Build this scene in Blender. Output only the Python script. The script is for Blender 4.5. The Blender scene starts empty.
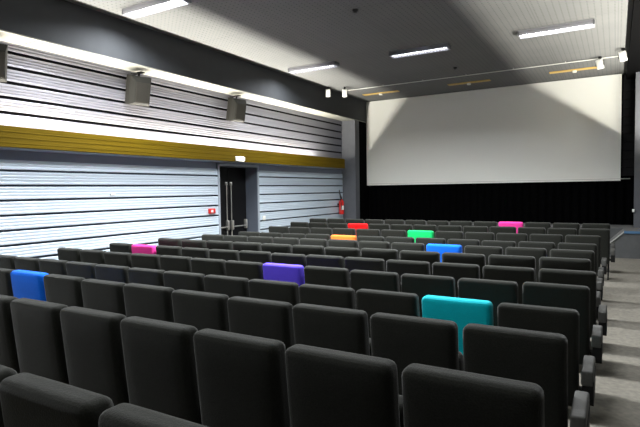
import bpy, bmesh, math, random
from mathutils import Vector, Matrix
random.seed(4)
C = bpy.context.scene.collection
EYE = 1.64          # camera height; the heights below are metres above the floor
XW, XB, XF = -8.01, -7.52, -7.63      # left wall, left bulkhead face, yellow fascia face
YP, YS = 15.2, 16.07                  # pilaster front, screen
ZC, ZS = 4.685, 3.98                  # ceiling, soffit under the bulkhead
YB = -5.0                             # rear of the hall
XR = 1.25
FZ = -.08             # floor level

# ------------------------------------------------------------------ materials
def mat(name, col, rough=.6, metal=0., emit=None, es=0., sheen=0., spec=.5):
    m = bpy.data.materials.new(name); m.use_nodes = True
    b = m.node_tree.nodes['Principled BSDF']
    b.inputs['Base Color'].default_value = (*col, 1); b.inputs['Roughness'].default_value = rough
    b.inputs['Metallic'].default_value = metal; b.inputs['Specular IOR Level'].default_value = spec
    if sheen: b.inputs['Sheen Weight'].default_value = sheen; b.inputs['Sheen Roughness'].default_value = .4
    if emit: b.inputs['Emission Color'].default_value = (*emit, 1); b.inputs['Emission Strength'].default_value = es
    return m
def noisy(m, scale, amount, bump=0., detail=4., stretch=(1,1,1)):
    """mottles the base colour and adds a bump, both procedural, in object space"""
    nt = m.node_tree; b = nt.nodes['Principled BSDF']; c = b.inputs['Base Color'].default_value[:]
    tc = nt.nodes.new('ShaderNodeTexCoord'); mp = nt.nodes.new('ShaderNodeMapping'); mp.inputs['Scale'].default_value = stretch
    nz = nt.nodes.new('ShaderNodeTexNoise'); nz.inputs['Scale'].default_value = scale; nz.inputs['Detail'].default_value = detail
    rp = nt.nodes.new('ShaderNodeValToRGB')
    rp.color_ramp.elements[0].position = .3; rp.color_ramp.elements[1].position = .7
    rp.color_ramp.elements[0].color = tuple(x*(1-amount) for x in c[:3])+(1,)
    rp.color_ramp.elements[1].color = tuple(min(1,x*(1+amount)) for x in c[:3])+(1,)
    nt.links.new(tc.outputs['Object'], mp.inputs[0]); nt.links.new(mp.outputs[0], nz.inputs['Vector'])
    nt.links.new(nz.outputs['Fac'], rp.inputs[0]); nt.links.new(rp.outputs[0], b.inputs['Base Color'])
    if bump:
        bp = nt.nodes.new('ShaderNodeBump'); bp.inputs['Strength'].default_value = bump; bp.inputs['Distance'].default_value = .01
        nt.links.new(nz.outputs['Fac'], bp.inputs['Height']); nt.links.new(bp.outputs[0], b.inputs['Normal'])
    return m
M = {}
M['cladding'] = noisy(mat('cladding', (.66,.76,.86), .42, .25), 3, .06, stretch=(1,.15,6))
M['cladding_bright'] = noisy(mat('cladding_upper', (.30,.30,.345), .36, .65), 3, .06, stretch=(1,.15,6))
M['cladding_dark'] = mat('cladding_right', (.05,.055,.06), .6)  # unseen right wall, given a dark tone to cut bounced light
M['joint_black'] = mat('joint_black', (.008,.008,.01), .8, spec=.1)
M['joint'] = mat('joint', (.035,.05,.075), .6, .2)
M['slat'] = mat('dark_slats', (.010,.010,.011), .8, spec=.15)
M['flash'] = mat('flashing', (.28,.32,.40), .5, .2)
M['bulk'] = noisy(mat('bulkhead_paint', (.035,.038,.043), .8), 5, .05)
M['soffit'] = mat('soffit_paint', (.27,.265,.23), .7)
M['pilaster'] = noisy(mat('pilaster_paint', (.115,.12,.135), .8), 6, .05)
M['yellow'] = noisy(mat('yellow_wood', (.12,.078,.003), .7, spec=.08), 4, .22, stretch=(3,.25,16))
M['black'] = noisy(mat('black_drape', (.0014,.0014,.0016), .95, spec=.03), 20, .2)
M['blackmetal'] = mat('black_metal', (.02,.02,.022), .45, .3)
M['screen'] = mat('screen_cloth', (.90,.90,.85), .9, spec=.1)
M['fabric'] = noisy(mat('charcoal_fabric', (.020,.021,.0175), .95, sheen=.22, spec=.15), 160, .25, .25)
M['pad'] = noisy(mat('armrest_vinyl', (.075,.075,.07), .55), 60, .1, .1)
M['seatmetal'] = mat('seat_metal', (.012,.012,.012), .6, .2, spec=.2)
M['housing'] = mat('lamp_housing', (.30,.30,.33), .5)
M['louvre'] = mat('lamp_louvre', (.6,.6,.62), .35, .5)
M['glow'] = mat('lamp_glow', (.9,.9,.9), .4, emit=(.95,.97,1), es=14)
M['glow_dim'] = mat('lamp_glow_dim', (.9,.9,.9), .4, emit=(.92,.94,1), es=3.5)
M['chrome'] = mat('brushed_steel', (.62,.60,.56), .35, .8)
M['door'] = mat('door_black', (.006,.006,.007), .5, spec=.2)
M['reveal'] = mat('reveal_paint', (.12,.14,.18), .7)
M['frame'] = mat('door_frame_grey', (.42,.47,.54), .5, .2)
M['red'] = mat('red_enamel', (.62,.025,.02), .3)
M['white'] = mat('white_plastic', (.8,.8,.76), .4)
M['speaker'] = noisy(mat('speaker_shell', (.014,.0135,.0115), .7, spec=.15), 90, .1)
M['grille'] = noisy(mat('speaker_grille', (.026,.024,.02), .8, spec=.1), 220, .3)
M['batten'] = noisy(mat('ochre_strip', (.62,.40,.10), .5), 5, .1)
M['vent'] = mat('vent_grey', (.42,.42,.40), .5)
M['floor'] = noisy(mat('grey_floor', (.19,.175,.145), .75), 22, .22, .05, 8)
M['step'] = noisy(mat('stage_boards', (.17,.17,.168), .8), 12, .1)
M['stagefront'] = noisy(mat('stage_front_grey', (.085,.088,.09), .8), 8, .1)
M['blue_edge'] = mat('blue_nosing', (.05,.13,.24), .6)
FAB = {}
for n, c in dict(teal=(.0,.55,.66), purple=(.14,.085,.92), blue=(.005,.17,.95), pink=(.93,.05,.36), green=(.008,.62,.16), orange=(1.,.22,.035), red=(.85,.01,.012)).items():
    FAB[n] = noisy(mat(n+'_fabric', c, .85, sheen=.1, spec=.2), 160, .08, .2)

# perforated ceiling boards: rows of small dark holes plus board seams
def ceiling_mat():
    m = mat('perforated_board', (.38,.385,.375), .85, spec=.2); nt = m.node_tree; N = nt.nodes; L = nt.links
    b = N['Principled BSDF']; tc = N.new('ShaderNodeTexCoord'); sx = N.new('ShaderNodeSeparateXYZ'); L.new(tc.outputs['Object'], sx.inputs[0])
    def op(o, a, bb=None, c=None):
        n = N.new('ShaderNodeMath'); n.operation = o
        for i, v in enumerate((a, bb, c)):
            if v is None: continue
            if isinstance(v, (int, float)): n.inputs[i].default_value = v
            else: L.new(v, n.inputs[i])
        return n.outputs[0]
    def cell(o, p): return op('MULTIPLY', op('SUBTRACT', op('FRACT', op('DIVIDE', o, p)), .5), p)   # distance to the cell centre
    X, Y = sx.outputs[0], sx.outputs[1]
    dx, dy = cell(X, .10), cell(Y, .085)
    d = op('SQRT', op('ADD', op('MULTIPLY', dx, dx), op('MULTIPLY', dy, dy)))
    hole = op('LESS_THAN', d, .0125)
    seam = op('MAXIMUM', op('GREATER_THAN', op('ABSOLUTE', cell(X, 1.3)), .642), op('GREATER_THAN', op('ABSOLUTE', cell(Y, 2.6)), 1.292))
    fac = op('MAXIMUM', hole, op('MULTIPLY', seam, .3))
    nz = N.new('ShaderNodeTexNoise'); nz.inputs['Scale'].default_value = 1.2; nz.inputs['Detail'].default_value = 5; L.new(tc.outputs['Object'], nz.inputs['Vector'])
    rp = N.new('ShaderNodeValToRGB'); rp.color_ramp.elements[0].color = (.138,.14,.14,1); rp.color_ramp.elements[1].color = (.176,.178,.174,1); L.new(nz.outputs['Fac'], rp.inputs[0])
    mx = N.new('ShaderNodeMix'); mx.data_type = 'RGBA'; L.new(fac, mx.inputs[0]); L.new(rp.outputs[0], mx.inputs[6]); mx.inputs[7].default_value = (.07,.07,.068,1)
    L.new(mx.outputs[2], b.inputs['Base Color']); return m
M['ceiling'] = ceiling_mat()

# ------------------------------------------------------------------ mesh helpers
def box(bm, x0, x1, y0, y1, z0, z1, bevel=0., seg=2, mi=0):
    r = bmesh.ops.create_cube(bm, size=1); vs = r['verts']
    for v in vs: v.co = Vector(((x0+x1)/2+v.co.x*(x1-x0), (y0+y1)/2+v.co.y*(y1-y0), (z0+z1)/2+v.co.z*(z1-z0)))
    fs = {f for v in vs for f in v.link_faces}
    for f in fs: f.material_index = mi
    if bevel:
        es = list({e for v in vs for e in v.link_edges})
        bmesh.ops.bevel(bm, geom=es, offset=bevel, segments=seg, profile=.5, affect='EDGES')
    return bm
def tube(bm, a, b, r, seg=12, r2=None):
    a, b = Vector(a), Vector(b); d = b-a
    q = d.to_track_quat('Z', 'Y').to_matrix().to_4x4()
    bmesh.ops.create_cone(bm, cap_ends=True, segments=seg, radius1=r, radius2=r if r2 is None else r2, depth=d.length, matrix=Matrix.Translation((a+b)/2) @ q)
    return bm
def path(bm, pts, r, seg=8):
    for a, b in zip(pts, pts[1:]): tube(bm, a, b, r, seg)
    for p in pts[1:-1]: bmesh.ops.create_uvsphere(bm, u_segments=seg, v_segments=6, radius=r, matrix=Matrix.Translation(p))
    return bm
def prism(bm, poly, axis, a, b, mi=0):
    """extrude a closed outline along an axis; poly holds the two other coordinates"""
    def co(p, t): return {'x': (t, p[0], p[1]), 'y': (p[0], t, p[1]), 'z': (p[0], p[1], t)}[axis]
    v0 = [bm.verts.new(co(p, a)) for p in poly]; v1 = [bm.verts.new(co(p, b)) for p in poly]
    fs = [bm.faces.new(v0), bm.faces.new(v1[::-1])]
    for i in range(len(poly)): j = (i+1) % len(poly); fs.append(bm.faces.new((v0[i], v1[i], v1[j], v0[j])))
    for f in fs: f.material_index = mi
    bmesh.ops.recalc_face_normals(bm, faces=bm.faces[:]); return bm
def obj(name, bm, ms, parent=None, smooth=False):
    me = bpy.data.meshes.new(name); bm.to_mesh(me); bm.free()
    for m in (ms if isinstance(ms, (list, tuple)) else [ms]): me.materials.append(m)
    if smooth:
        me.polygons.foreach_set('use_smooth', [True]*len(me.polygons)); me.set_sharp_from_angle(angle=math.radians(50))
    o = bpy.data.objects.new(name, me); C.objects.link(o)
    if parent: o.parent = parent
    return o
def tag(o, label, cat, group=None):
    o['label'] = label; o['category'] = cat
    if group: o['group'] = group
    return o
def thing(name, label, cat, loc=(0,0,0), rot=(0,0,0), group=None):
    o = bpy.data.objects.new(name, None); o.empty_display_size = .1; C.objects.link(o); o.location = loc; o.rotation_euler = rot
    return tag(o, label, cat, group)
def struct(name, bm, ms, parent=None, label=None, cat=None):
    o = obj(name, bm, ms, parent)
    if parent is None: o['kind'] = 'structure'
    if label: o['label'] = label
    if cat: o['category'] = cat
    return o
def copy_thing(root, label, group=None):
    r = root.copy(); C.objects.link(r)
    for ch in list(root.children):
        c = ch.copy(); C.objects.link(c); c.parent = r
        for g in list(ch.children):
            d = g.copy(); C.objects.link(d); d.parent = c
    r['label'] = label
    if group: r['group'] = group
    return r
B = bmesh.new

# ------------------------------------------------------------------ room shell
bm = B(); box(bm, XW-.6, XR+.2, YB-.2, YS+.6, FZ-.2, FZ)
struct('floor', bm, M['floor'], label='grey mottled floor of the cinema hall', cat='floor')
# the rear rows stand on three shallow broad steps
bm = B(); box(bm, XW, XR, YB, 3.05, FZ, FZ+.08); box(bm, XW, XR, YB, 2.2, FZ+.08, FZ+.13); box(bm, XW, XR, YB, 1.35, FZ+.13, FZ+.17)
struct('trim_1', bm, M['floor'], label='shallow broad floor steps under the rear rows', cat='steps')
bm = B(); box(bm, XW-.3, XR+.2, YB-.2, YS+.6, ZC, ZC+.2)
struct('ceiling', bm, M['ceiling'], label='grey perforated board ceiling with rows of small holes', cat='ceiling')

def clad_profile(z0, z1, line0, pitch=.23):
    """stepped outline (x,z) of ribbed steel panels; joints at line0 + n*pitch. Returns bands (z0,z1,joint?)"""
    n = math.floor((z0-line0)/pitch); zs = []
    z = line0+n*pitch
    while z < z1+pitch:
        zs.append(z); z += pitch
    return zs
def cladding(bm, y0, y1, z0, z1, line0, X, s=1, face=0, g=.036, rib=.005, jm=1):
    """s = +1: faces the room towards +x. Panels with a deep dark joint and three fine ribs each"""
    seq = []
    for z in clad_profile(z0, z1, line0):
        a, b = z+g/2, z+.23-g/2
        h = (b-a)
        seq += [(a, X-.004*s, 0), (a+.010, X, 0)]
        for k in (1, 2, 3):
            c = a+h*k/4
            seq += [(c-.016, X, 0), (c-.004, X-rib*s, 0), (c+.010, X-.002*s, 0)]
        seq += [(b-.012, X, 0), (b, X-.006*s, 0), (b+.0005, X-.035*s, 1), (b+g-.0005, X-.035*s, 1)]
    seq = [(z, x, j) for z, x, j in seq if z0 <= z <= z1]
    seq = [(z0, seq[0][1], seq[0][2])] + seq + [(z1, seq[-1][1], 0)]
    vs = [(bm.verts.new((x, y0, z)), bm.verts.new((x, y1, z))) for z, x, j in seq]
    for i in range(len(vs)-1):
        f = bm.faces.new((vs[i][0], vs[i][1], vs[i+1][1], vs[i+1][0]) if s > 0 else (vs[i][0], vs[i+1][0], vs[i+1][1], vs[i][1]))
        f.material_index = jm if (seq[i][2] and seq[i+1][2]) or abs(seq[i][1]-seq[i+1][1]) > .02 else face
    back = X-.05*s                                     # the core the panels are fixed to
    box(bm, min(back, back-.12*s), max(back, back-.12*s), y0, y1, z0, z1, mi=1)
    for y in (y0, y1):                                 # close the ends
        ring = [bm.verts.new((x, y, z)) for z, x, j in seq] + [bm.verts.new((back, y, z1)), bm.verts.new((back, y, z0))]
        f = bm.faces.new(ring); f.material_index = 1
DY0, DY1, DZ = 9.03, 10.48, 2.25                       # door opening
bm = B()
cladding(bm, YB, DY0-.06, FZ, 2.155, 1.78, XW); cladding(bm, DY1+.06, YP, FZ, 2.155, 1.78, XW)
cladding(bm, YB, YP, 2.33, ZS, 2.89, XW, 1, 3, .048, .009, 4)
box(bm, XW-.17, XW-.035, YB, DY0-.06, 2.155, 2.33, mi=2); box(bm, XW-.17, XW-.035, DY1+.06, YP, 2.155, 2.33, mi=2)
box(bm, XW-.17, XW-.035, DY0-.06, DY1+.06, DZ+.05, 2.33, mi=2)
box(bm, XW-.06, XW-.01, YB, DY0-.06, 2.155, 2.175, mi=0); box(bm, XW-.06, XW-.01, DY1+.06, YP, 2.155, 2.175, mi=0)
struct('wall_left', bm, [M['cladding'], M['joint'], M['flash'], M['cladding_bright'], M['joint_black']], label='pale blue-grey ribbed metal cladding on the left wall', cat='wall')
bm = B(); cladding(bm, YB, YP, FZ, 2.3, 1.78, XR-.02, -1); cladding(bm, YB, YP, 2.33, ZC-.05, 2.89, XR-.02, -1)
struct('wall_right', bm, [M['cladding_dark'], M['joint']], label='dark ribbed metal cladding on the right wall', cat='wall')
bm = B(); box(bm, XW-.3, XR+.2, YS+.25, YS+.45, FZ, ZC)
struct('wall_front', bm, M['black'], label='black wall behind the cinema screen', cat='wall')
bm = B(); box(bm, XW-.3, XR+.2, YB-.2, YB, FZ, ZC)
struct('wall_back', bm, M['bulk'], label='dark rear wall of the hall', cat='wall')
bm = B(); box(bm, XW-.17, XB, YB, YS+.2, ZS, ZC, mi=0); box(bm, XW-.17, XB-.004, YB, YS+.2, ZS-.02, ZS, mi=1)
struct('trim_2', bm, [M['bulk'], M['soffit']], label='long charcoal bulkhead with cream underside along the left ceiling edge', cat='bulkhead')
bm = B(); box(bm, .21, XR+.1, YB, YS+.2, 4.5, ZC)
struct('trim_3', bm, M['black'], label='black bulkhead along the right ceiling edge', cat='bulkhead')
bm = B(); box(bm, XW-.17, XB, YP, YP+.3, FZ, ZS-.02)
struct('trim_4', bm, M['pilaster'], label='dark grey pilaster at the left of the screen', cat='pilaster')
bm = B(); box(bm, .40, XR+.1, YP, YP+.3, FZ, 4.5)
struct('trim_5', bm, M['pilaster'], label='dark grey pilaster at the right of the screen', cat='pilaster')

# yellow cove beam: fascia, floor and lip of an open trough that hides the uplights
def cove(name, xf, xw, s, label):
    bm = B(); yend = 14.65
    a, b = (xf-.03*s, xf); box(bm, min(a,b), max(a,b), YB, yend, 2.335, 2.645, .006, 2)
    for z in (2.39, 2.47, 2.55): box(bm, min(xf, xf+.006*s), max(xf, xf+.006*s), YB, yend, z, z+.018, .003, 1)
    a, b = (xf-.03*s, xw); box(bm, min(a,b), max(a,b), YB, yend, 2.325, 2.337, mi=1)
    a, b = (xf-.03*s, xw); box(bm, min(a,b), max(a,b), yend-.02, yend, 2.337, 2.64)
    return struct(name, bm, [M['yellow'], M['flash']], label=label, cat='beam')
cove('trim_6', XF, XW-.03, 1, 'mustard yellow boarded beam running along the left wall')
cove('trim_7', .63, XR, -1, 'mustard yellow boarded beam running along the right wall')

# doorway: reveal, frame, two black leaves with steel panic bars
XD = XW-.36
bm = B()
box(bm, XD-.1, XW-.02, DY1, DY1+.05, FZ, DZ+.05); box(bm, XD-.1, XW-.02, DY0-.05, DY0, FZ, DZ+.05); box(bm, XD-.1, XW-.02, DY0-.05, DY1+.05, DZ, DZ+.05)
box(bm, XD-.12, XD-.08, DY0-.05, DY1+.05, FZ, DZ+.05, mi=1)
struct('trim_8', bm, [M['reveal'], M['door']], label='dark blue-grey reveal of the double doorway', cat='doorway')
bm = B()
box(bm, XW-.02, XW+.015, DY0-.06, DY0, FZ, DZ+.06, .004, 1); box(bm, XW-.02, XW+.015, DY1, DY1+.06, FZ, DZ+.06, .004, 1); box(bm, XW-.02, XW+.015, DY0-.06, DY1+.06, DZ, DZ+.06, .004, 1)
struct('trim_9', bm, M['frame'], label='pale grey metal frame around the double doorway', cat='door frame')
ym = (DY0+DY1)/2
for i, (a, b, yb, ya) in enumerate(((DY0+.01, ym-.003, ym-.08, DY0+.1), (ym+.003, DY1-.01, ym+.09, DY1-.1))):
    bm = B(); box(bm, XD-.07, XD-.02, a, b, FZ+.005, DZ-.01, .004, 1)
    d = struct('door_%d' % (i+1), bm, M['door'], label=['black left leaf of the double door', 'black right leaf of the double door'][i], cat='door')
    bm = B(); tube(bm, (XD+.01, yb, FZ+.03), (XD+.01, yb, 1.86), .014); box(bm, XD-.02, XD+.03, yb-.03, yb+.03, 1.80, 1.88, .006, 1)
    obj('vertical_rod', bm, M['chrome'], d, True)
    bm = B(); tube(bm, (XD+.06, yb, .76), (XD+.06, ya, .76), .016)
    obj('push_bar', bm, M['chrome'], d, True)
    for q, y in enumerate((yb, ya)):
        bm = B(); box(bm, XD-.02, XD+.07, y-.035, y+.035, .68, .92, .02, 3); obj('lock_case', bm, M['chrome'], d, True)

# ------------------------------------------------------------------ screen end
t = thing('projection_screen', 'large white cinema screen hanging above the stage', 'screen', (-3.705, YS, 1.78))
bm = B(); box(bm, -3.805, 3.805, 0, .02, 0, 2.885); obj('screen_cloth', bm, M['screen'], t)
bm = B(); tube(bm, (-3.812, .01, .05), (4.03, .01, .05), .012); obj('tension_rod', bm, M['chrome'], t, True)
def drape(bm, x0, x1, y, z0, z1, amp=.035, wl=.22):
    n = max(8, int((x1-x0)/wl*8)); vs = []
    for i in range(n+1):
        x = x0+(x1-x0)*i/n; yy = y+amp*math.sin(2*math.pi*(x-x0)/wl)
        vs.append([bm.verts.new((x, yy, z0)), bm.verts.new((x, yy, z1)), bm.verts.new((x, yy+.01, z1)), bm.verts.new((x, yy+.01, z0))])
    for a, b in zip(vs, vs[1:]):
        for k in range(4): bm.faces.new((a[k], b[k], b[(k+1)%4], a[(k+1)%4]))
    bm.faces.new(vs[0]); bm.faces.new(vs[-1][::-1])
    bmesh.ops.recalc_face_normals(bm, faces=bm.faces[:])
ST = .56
bm = B(); drape(bm, -7.5, 1.1, YS+.12, ST+.008, 1.9)
tag(obj('stage_curtain', bm, M['black'], smooth=True), 'black curtain hanging below the cinema screen', 'curtain')
bm = B()
for k in range(12): z = 1.9+k*.23; box(bm, .14, 1.1, YS+.05, YS+.09, z+.006, z+.224, .004, 1)
tag(obj('slatted_panel', bm, M['slat']), 'narrow dark boarded panel beside the right edge of the screen', 'panel')
bm = B(); box(bm, XB-.05, XB-.005, YP+.31, YS+.2, ST+.005, ZS-.025)
tag(obj('wing_panel', bm, M['black']), 'black masking panel between the left pilaster and the screen', 'panel')
# stage with a short ramp at its aisle corner
bm = B(); box(bm, XW+.01, XR-.03, 14.95, YS+.24, FZ, ST); box(bm, .17, XR-.03, 13.93, 14.95, FZ, ST)
prism(bm, [(-.47, FZ), (.17, FZ), (.17, ST)], 'y', 13.93, 14.95)
for f in bm.faces:
    if f.normal.y < -.9: f.material_index = 1
t = tag(obj('stage', bm, [M['step'], M['stagefront']]), 'low grey stage with a sloping ramp in front of the screen', 'stage')
bm = B(); box(bm, .17, XR-.03, 13.90, 14.01, ST-.055, ST+.006, .01, 2); o = obj('nosing', bm, M['blue_edge'], t, True); o['label'] = 'blue nosing strip'
bm = B(); prism(bm, [(-.47, FZ), (-.47, FZ+.03), (.17, ST+.006), (.17, ST-.03)], 'y', 13.90, 13.935); o = obj('ramp_edging', bm, M['vent'], t); o['label'] = 'pale edging strip of the ramp'

# ------------------------------------------------------------------ ceiling lamps
def fixture(label, x, y, bright, group='louvred ceiling lamps'):
    t = thing('ceiling_lamp', label, 'lamp', (x, y, ZC), group=group)
    L, W = .66, .125
    bm = B(); box(bm, -L, L, -W, W, -.05, 0, .008, 2)                       # back tray and sloped sides
    for s in (-1, 1): prism(bm, [(s*W, -.03), (s*(W-.014), -.03), (s*(W-.014), -.098), (s*W, -.098)], 'x', -L, L)
    for s in (-1, 1): box(bm, min(s*L, s*(L-.03)), max(s*L, s*(L-.03)), -W, W, -.100, -.0, .006, 2)
    obj('housing', bm, M['housing'], t)
    for s in (-1, 1):
        bm = B(); tube(bm, (-L+.04, s*.05, -.066), (L-.04, s*.05, -.066), .0145, 10); obj('fluorescent_tube', bm, M['glow'] if bright else M['glow_dim'], t, True)
    bm = B()
    for k in range(19): x_ = -L+.06+k*(2*L-.12)/18; box(bm, x_-.0012, x_+.0012, -W+.014, W-.014, -.096, -.078)
    box(bm, -L+.03, L-.03, -.0015, .0015, -.096, -.078)
    obj('louvre', bm, M['louvre'], t)
    return t
def area(name, loc, rot, sx, sy, power, col=(1,1,1), spread=180):
    l = bpy.data.lights.new(name, 'AREA'); l.shape = 'RECTANGLE'; l.size = sx; l.size_y = sy; l.energy = power; l.color = col; l.spread = math.radians(spread)
    o = bpy.data.objects.new(name, l); C.objects.link(o); o.location = loc; o.rotation_euler = rot; return o
XSn = (-6.42, -3.73, -1.03)
POW = {(0,5.82):85, (0,10.72):60, (1,10.72):95, (2,10.72):34, (0,1.1):30, (1,1.1):26, (2,1.1):10, (1,5.82):245, (2,5.82):40}
LAB = {(0,5.82):'bright white louvred lamp at the top left, nearest on the ceiling',
       (0,10.72):'louvred ceiling lamp beside the left bulkhead, nearer the screen', (1,10.72):'dark-cased louvred lamp in the middle of the shaded ceiling',
       (2,10.72):'long louvred lamp on the brightly lit right part of the ceiling'}
for (i, y), p in POW.items():  # lamps without a LAB entry are unseen, added for their light
    x = XSn[i]
    fixture(LAB.get((i, y), 'added louvred ceiling lamp out of view, column %s, %s' % (('left','middle','right')[i], 'above the rear rows' if y < 3 else 'above the middle rows')), x, y, (i, y) in ((0,5.82),(0,1.1),(2,10.72)))
    area('lamp_light', (x, y, ZC-.106), (0, 0, 0), 1.2, .2, p, (.95,.98,1), 158)

# cove uplights: rows of tubes in the troughs
def coverow(xe, y0, y1, n, group, side, power, col):
    step = (y1-y0)/n
    for k in range(n):
        y = y0+step*(k+.5)
        area('cove_light', (xe, y, 2.362), (math.pi, 0, 0), .07, step*.96, power*step, col)
        bm = B(); tube(bm, (0, -step*.47, 0), (0, step*.47, 0), .012, 8); box(bm, -.02, .02, -step*.48, step*.48, -.016, -.008)
        o = obj('cove_tube', bm, M['white'], smooth=True); o.location = (xe, y, 2.346)
        tag(o, 'fluorescent tube hidden inside the yellow beam on the %s wall' % side, 'lamp', group)
coverow(-7.87, -4.8, 13.45, 12, 'tubes in the left beam', 'left', 39, (1,.965,.86))
coverow(1.05, -4.8, 14.9, 12, 'tubes in the right beam', 'right', 43, (1,.965,.86))

# ------------------------------------------------------------------ ceiling fittings near the screen
bm = B(); tube(bm, (-7.1, 13.8, ZC-.035), (.2, 13.8, ZC-.035), .011, 8)
for k in range(7): tube(bm, (-7.1+k*1.2, 13.8, ZC), (-7.1+k*1.2, 13.8, ZC-.035), .008, 6)
tag(obj('lighting_rail', bm, M['white'], smooth=True), 'thin white rail across the ceiling before the screen', 'rail')
for i, (x, y, rz, lab) in enumerate(((-7.38, 13.15, .4, 'small white spotlight leftmost on the ceiling rail, beside the bulkhead'), (-6.98, 13.45, .5, 'small white spotlight second from the left on the rail'),
                        (-.36, 13.74, -.5, 'small white spotlight on the rail above the screen\'s right corner'), (.10, 13.2, -.5, 'small white spotlight rightmost on the rail, beside the right bulkhead'))):
    t = thing('spotlight', lab, 'spotlight', (x, y, ZC), (0, 0, rz), 'spotlights on the ceiling rail')
    bm = B(); box(bm, -.03, .03, -.03, .03, -.05, 0, .006, 1); tube(bm, (0,0,-.04), (0,0,-.10), .01)
    box(bm, -.095, -.087, -.012, .012, -.22, -.10); box(bm, .087, .095, -.012, .012, -.22, -.10); box(bm, -.095, .095, -.012, .012, -.108, -.10)
    obj('bracket', bm, M['blackmetal'], t)
    bm = B(); box(bm, -.07, .07, -.04, .04, -.11, .11, .012, 2); bmesh.ops.rotate(bm, verts=bm.verts[:], cent=(0,0,0), matrix=Matrix.Rotation(math.radians(20), 3, 'X')); bmesh.ops.translate(bm, verts=bm.verts[:], vec=(0,0,-.18))
    obj('lamp_head', bm, M['white'], t, True)
for x, lab in ((-6.45, 'ochre ceiling strip near the left corner of the screen'), (-3.70, 'ochre ceiling strip above the middle of the screen'), (-.97, 'ochre ceiling strip near the right corner of the screen')):
    t = thing('ceiling_strip', lab, 'strip', (x, 14.9, ZC), group='ochre strips on the ceiling')
    bm = B(); box(bm, -.6, .6, -.09, .09, -.02, 0, .004, 1); obj('board', bm, M['batten'], t)
    bm = B(); box(bm, -.05, .05, -.04, .04, -.075, -.02, .012, 2); obj('sensor', bm, M['white'], t, True)
for x, y, lab in ((-3.85, 7.84, 'small black detector on the dark near ceiling'), (-3.54, 12.88, 'small black detector on the ceiling behind the middle lamp')):
    bm = B(); tube(bm, (0,0,-.03), (0,0,0), .045, 16, .05); tube(bm, (0,0,-.05), (0,0,-.03), .03, 16)
    o = obj('detector', bm, M['blackmetal'], smooth=True); o.location = (x, y, ZC); tag(o, lab, 'detector', 'ceiling detectors')
for y, lab in ((4.95, 'grey vent in the cream soffit at the far left'), (8.0, 'grey vent in the cream soffit between the two full speakers'), (10.4, 'grey vent in the cream soffit beyond the second speaker')):
    t = thing('soffit_vent', lab, 'vent', (-7.76, y, ZS-.02), group='vents in the soffit')
    bm = B(); box(bm, -.13, .13, -.42, .42, -.012, 0, .003, 1); obj('frame', bm, M['vent'], t)
    bm = B()
    for k in range(9): box(bm, -.11, .11, -.38+k*.09, -.34+k*.09, -.02, -.010)
    obj('grille', bm, M['vent'], t)

# ------------------------------------------------------------------ wall speakers
def speaker(y, lab):
    t = thing('wall_speaker', lab, 'speaker', (XW, y, 3.93), (0, 0, 0), 'speakers on the left wall')
    bm = B()
    # shell: outline in plan (x out of the wall, y along it) is a wedge-sided box, tilted a little down
    box(bm, .06, .23, -.21, .21, -.27, .27, .02, 2)
    fr = [v for v in bm.verts if v.co.x > .2]
    prism(bm, [(-.20, -.26), (.20, -.26), (.20, .26), (-.20, .26)], 'x', .225, .23)
    # tapered nose
    v0 = [bm.verts.new(p) for p in ((.23,-.205,-.265), (.23,.205,-.265), (.23,.205,.265), (.23,-.205,.265))]
    v1 = [bm.verts.new(p) for p in ((.33,-.15,-.22), (.33,.15,-.22), (.33,.15,.17), (.33,-.15,.17))]
    bm.faces.new(v1)
    for i in range(4): j = (i+1) % 4; bm.faces.new((v0[i], v0[j], v1[j], v1[i]))
    bmesh.ops.recalc_face_normals(bm, faces=bm.faces[:])
    sh = obj('shell', bm, M['speaker'], t); sh.rotation_euler = (0, math.radians(12), math.radians(-12)); sh.location = (.05, 0, -.33)
    bm = B(); box(bm, .325, .345, -.14, .14, -.21, .16, .008, 2); g = obj('grille', bm, M['grille'], sh)
    bm = B(); box(bm, 0, .012, -.08, .08, -.35, -.05); tube(bm, (0,0,-.05), (.16,0,-.02), .02); box(bm, .02, .30, -.05, .05, -.035, -.015, .003, 1); tube(bm, (.2,0,-.03), (.17,0,-.12), .02)
    obj('bracket', bm, M['blackmetal'], t)
speaker(4.0, 'grey wall speaker cut off by the left edge of the photo')
speaker(6.63, 'grey wall speaker nearer the camera, under the cream soffit')
speaker(9.48, 'grey wall speaker farther along the left wall, above the doorway')

# ------------------------------------------------------------------ small things on the left wall
t = thing('emergency_light', 'small lit emergency light on the yellow beam above the doorway', 'light', (XF+.006, 9.30, 2.40))
bm = B(); box(bm, 0, .035, -.15, .15, -.055, .055, .008, 2); obj('case', bm, M['white'], t, True)
bm = B(); box(bm, .03, .06, -.125, .125, -.04, .04, .012, 2); obj('diffuser', bm, mat('emergency_glow', (.9,.9,.85), .4, emit=(1,.98,.9), es=5), t, True)
t = thing('fire_call_point', 'red fire alarm call point left of the doorway', 'alarm', (XW, 8.72, 1.20))
bm = B(); box(bm, 0, .05, -.10, .10, -.055, .055, .008, 2); obj('case', bm, M['red'], t, True)
bm = B(); box(bm, .05, .058, -.055, .015, -.028, .028, .002, 1); obj('glass', bm, M['white'], t)
t = thing('fire_extinguisher', 'red fire extinguisher hanging at the far end of the left wall', 'extinguisher', (XW+.13, 14.85, .83))
bm = B(); tube(bm, (0,0,.03), (0,0,.42), .085, 20); tube(bm, (0,0,.42), (0,0,.50), .085, 20, .03); tube(bm, (0,0,0), (0,0,.03), .07, 20, .085); obj('cylinder', bm, M['red'], t, True)
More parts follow.
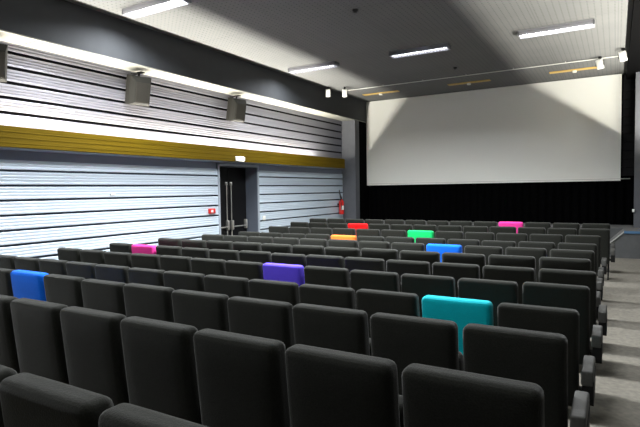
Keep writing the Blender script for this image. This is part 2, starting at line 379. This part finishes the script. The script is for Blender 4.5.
bm = B(); tube(bm, (0,0,.50), (0,0,.56), .022, 12); box(bm, -.02, .02, -.10, .03, .56, .585, .004, 1); box(bm, -.02, .02, -.10, .02, .60, .615, .004, 1); obj('valve', bm, M['blackmetal'], t, True)
bm = B(); path(bm, [Vector(p) for p in ((0,-.03,.57), (-.02,-.10,.80), (.0,-.15,.74), (.04,-.12,.50), (.05,-.10,.30), (.05,-.085,.15))], .012); obj('hose', bm, M['blackmetal'], t, True)
bm = B()
bmesh.ops.create_cone(bm, cap_ends=False, segments=20, radius1=.0865, radius2=.0865, depth=.14, matrix=Matrix.Translation((0,0,.22)))
bmesh.ops.delete(bm, geom=[f for f in bm.faces if not (f.calc_center_median().x > .02 and f.calc_center_median().y < .05)], context='FACES')
obj('label_plate', bm, M['white'], t, True)
bm = B(); box(bm, -.13, -.08, -.04, .04, .30, .36); obj('bracket', bm, M['blackmetal'], t)
for name, lab, y, z, w, h in (('wall_socket', 'small white socket right of the doorway', 10.72, .93, .06, .06), ('wall_plate', 'small cream plate on the middle of the pale lower cladding', 6.10, 1.62, .05, .02), ('wall_plate', 'tiny white fitting on the upper cladding at the left', 5.36, 3.04, .022, .03)):
    bm = B(); box(bm, 0, .022, -w, w, -h, h, .006, 2); o = obj(name, bm, M['white'], smooth=True); o.location = (XW, y, z); tag(o, lab, 'socket' if name == 'wall_socket' else 'plate')
bm = B(); box(bm, 0, .05, -.02, .02, -.04, .04, .006, 1); o = obj('cable_box', bm, M['white']); o.location = (.36, YP-.03, 1.0); tag(o, 'tiny white box on the edge of the right pilaster', 'box')

# ------------------------------------------------------------------ cinema seats
def rounded_block(hx, hy, hz, r, n=6, bulge=(0, 0)):
    """box with round edges, its faces evenly gridded; bulge = outward swell of the -y and +y faces"""
    bm = bmesh.new()
    def ticks(h):
        a = [-h+r*(1-math.cos(t)) for t in (0, .4, .8, 1.2)]
        m = [-(h-r)+2*(h-r)*k/n for k in range(n+1)]
        return a+m+[-q for q in a[::-1]]
    T = [ticks(hx), ticks(hy), ticks(hz)]; H = (hx, hy, hz); cache = {}
    def vert(p):
        key = tuple(round(q, 5) for q in p)
        if key not in cache:
            inner = Vector([max(-(H[i]-r), min(H[i]-r, p[i])) for i in range(3)]); d = Vector(p)-inner
            q = inner+d.normalized()*r if d.length > 1e-9 else Vector(p)
            b = max(0, 1-(q.x/hx)**4)*max(0, 1-(q.z/hz)**4)
            q.y += -bulge[0]*b if p[1] < -hy+1e-6 else (bulge[1]*b if p[1] > hy-1e-6 else 0)
            cache[key] = bm.verts.new(q)
        return cache[key]
    for ax in range(3):
        u, v = [i for i in range(3) if i != ax]
        for side in (-H[ax], H[ax]):
            for i in range(len(T[u])-1):
                for j in range(len(T[v])-1):
                    cs = []
                    for a, b in ((i,j),(i+1,j),(i+1,j+1),(i,j+1)):
                        p = [0,0,0]; p[ax] = side; p[u] = T[u][a]; p[v] = T[v][b]; cs.append(vert(p))
                    if len(set(cs)) == 4:
                        try: bm.faces.new(cs)
                        except ValueError: pass
    bmesh.ops.recalc_face_normals(bm, faces=bm.faces[:]); return bm
TOP = .94
def backrest_mesh():
    bm = rounded_block(.2485, .058, .325, .038, 6, (.008, .02))
    for v in bm.verts:
        v.co.z += TOP-.325
        v.co.y += .058 + (TOP-v.co.z)*.10
    return bm
def cushion_mesh():
    bm = rounded_block(.232, .06, .215, .04, 4, (.01, .02))
    bmesh.ops.rotate(bm, verts=bm.verts[:], cent=(0,0,0), matrix=Matrix.Rotation(math.radians(14), 3, 'X'))
    bmesh.ops.translate(bm, verts=bm.verts[:], vec=(0, .285, .50)); return bm
def support_mesh(dx, end):
    bm = bmesh.new(); s = 1 if dx > 0 else -1
    if end:                                               # deep closed side panel, leg set back under the seat
        prism(bm, [(.04,.34), (.28,.34), (.36,.40), (.36,.50), (.02,.50), (.02,.37)], 'x', dx-.028, dx+.038)
        lx = dx-.07*s
    else:
        prism(bm, [(.155,.34), (.28,.34), (.34,.40), (.36,.50), (.14,.50)], 'x', dx-.013, dx+.013); lx = dx
    prism(bm, [(.20,.015), (.28,.015), (.28,.36), (.18,.36)], 'x', lx-.012, lx+.012)
    if end: box(bm, min(lx, dx), max(lx, dx), .20, .27, .345, .375)
    box(bm, lx-.013, lx+.013, .12, .34, 0, .016); return bm
def pad_mesh(dx, end):
    w = .035 if end else .0145; y0 = .015 if end else .13
    bm = rounded_block(w, (.37-y0)/2, .05, .013, 2)
    bmesh.ops.translate(bm, verts=bm.verts[:], vec=(dx, (.37+y0)/2, .515)); return bm
def make_seat(fab, ends):
    t = thing('cinema_seat', '', 'seat')
    obj('backrest', backrest_mesh(), fab, t, True)
    obj('seat_cushion', cushion_mesh(), fab, t, True)
    for dx, end in [(.2975, True) if 'R' in ends else (.2675, False)] + ([(-.2975, True)] if 'L' in ends else []):
        s = obj('side_support', support_mesh(dx, end), M['seatmetal'], t)
        obj('armrest_pad', pad_mesh(dx, end), M['pad'], s, True)
    return t
PROTO = {}
used = set()
def seat(kind, ends, label, loc, sz, group):
    key = (kind, ends)
    if key not in PROTO:
        PROTO[key] = make_seat(M['fabric'] if kind == 'dark' else FAB[kind], ends); o = PROTO[key]; o['label'] = label
    else: o = copy_thing(PROTO[key], label)
    o['group'] = group
    o.location = loc; o.scale = (1, 1, sz); return o
PITCH, HW = .535, .2525
#      row: (Y of backrest, x of the aisle-side edge, number of seats, z of the floor step, top height rel. to the camera)
ROWS = {1:(11.36,-.090,13,0,.74), 2:(10.45,-.087,13,0,.78), 3:(8.95,-.198,12,0,.775), 4:(7.95,-.218,12,0,.81), 5:(6.89,-.213,12,0,.78), 6:(5.86,-.213,12,0,.76),
        7:(5.27,-.145,13,0,.80), 8:(4.40,-.165,13,0,.79), 9:(3.51,-.190,13,0,.785), 10:(2.61,-.190,12,.08,.72), 11:(1.755,-.20,9,.13,.675), 12:(.90,-.275,5,.17,.63)}
COL = {(1,3):'pink', (2,9):'red', (3,5):'green', (4,7):'orange', (5,3):'blue', (7,11):'pink', (8,5):'purple', (9,1):'teal', (10,8):'blue'}
CLAB = {(1,3):'bright pink cinema seat in the front row, right of centre', (2,9):'bright red cinema seat in the second row from the screen', (3,5):'bright green cinema seat in the third row from the screen',
        (4,7):'orange cinema seat in the fourth row from the screen', (5,3):'royal blue cinema seat right of centre, in front of the green one', (7,11):'magenta pink cinema seat at far left beside the pale cladding',
        (8,5):'violet-blue purple cinema seat near the middle of the hall', (9,1):'turquoise cinema seat near the right aisle, largest of the coloured ones', (10,8):'bright blue cinema seat at the left edge of the photo'}
CLAB[(5,3)] = 'royal blue cinema seat right of centre, fifth row from the screen'
ORD = ['first','second','third','fourth','fifth','sixth','seventh','eighth','ninth','tenth','eleventh','twelfth','thirteenth']
for r, (Y, x0, n, zf, h) in ROWS.items():
    zf += FZ; top = EYE-h-zf; sz = top/TOP
    for k in range(n):
        x = x0-HW-k*PITCH
        kind = COL.get((r, k), 'dark')
        rowname = 'front row by the screen' if r == 1 else ('rearmost row by the camera' if r == 12 else ORD[r-1]+' row from the screen')
        pos = 'at the right-hand aisle end' if k == 0 else (ORD[k]+' from the right aisle')
        lab = CLAB.get((r, k)) or 'charcoal cinema seat %s, %s' % (pos, rowname)
        seat(kind, ('R' if k == 0 else '')+('L' if k == n-1 else ''), lab, (x, Y+random.uniform(-.004,.004), zf), sz*(1+random.uniform(-.004,.004)), 'coloured cinema seats' if kind != 'dark' else 'charcoal cinema seats in rows')

# ------------------------------------------------------------------ camera, world
f = 505.; yaw, pit, rol = math.radians(30.4), math.radians(2.64), math.radians(.85)
fwd = Vector((-math.sin(yaw)*math.cos(pit), math.cos(yaw)*math.cos(pit), -math.sin(pit)))
right = Vector((math.cos(yaw), math.sin(yaw), 0)); down = fwd.cross(right)
r = right*math.cos(rol)+down*math.sin(rol); d = -right*math.sin(rol)+down*math.cos(rol)
cam = bpy.data.cameras.new('camera'); cam.sensor_width = 36; cam.lens = f/640*36; cam.clip_start = .05
co = bpy.data.objects.new('camera', cam); C.objects.link(co)
co.matrix_world = Matrix(((r.x, -d.x, -fwd.x, 0), (r.y, -d.y, -fwd.y, 0), (r.z, -d.z, -fwd.z, EYE), (0,0,0,1)))
bpy.context.scene.camera = co
w = bpy.data.worlds.new('world'); bpy.context.scene.world = w; w.use_nodes = True
w.node_tree.nodes['Background'].inputs[0].default_value = (.02,.02,.022,1); w.node_tree.nodes['Background'].inputs[1].default_value = .2
vs = bpy.context.scene.view_settings
vs.view_transform = 'Standard'; vs.look = 'None'; vs.gamma = 1; vs.use_curve_mapping = False; vs.exposure = 1.0
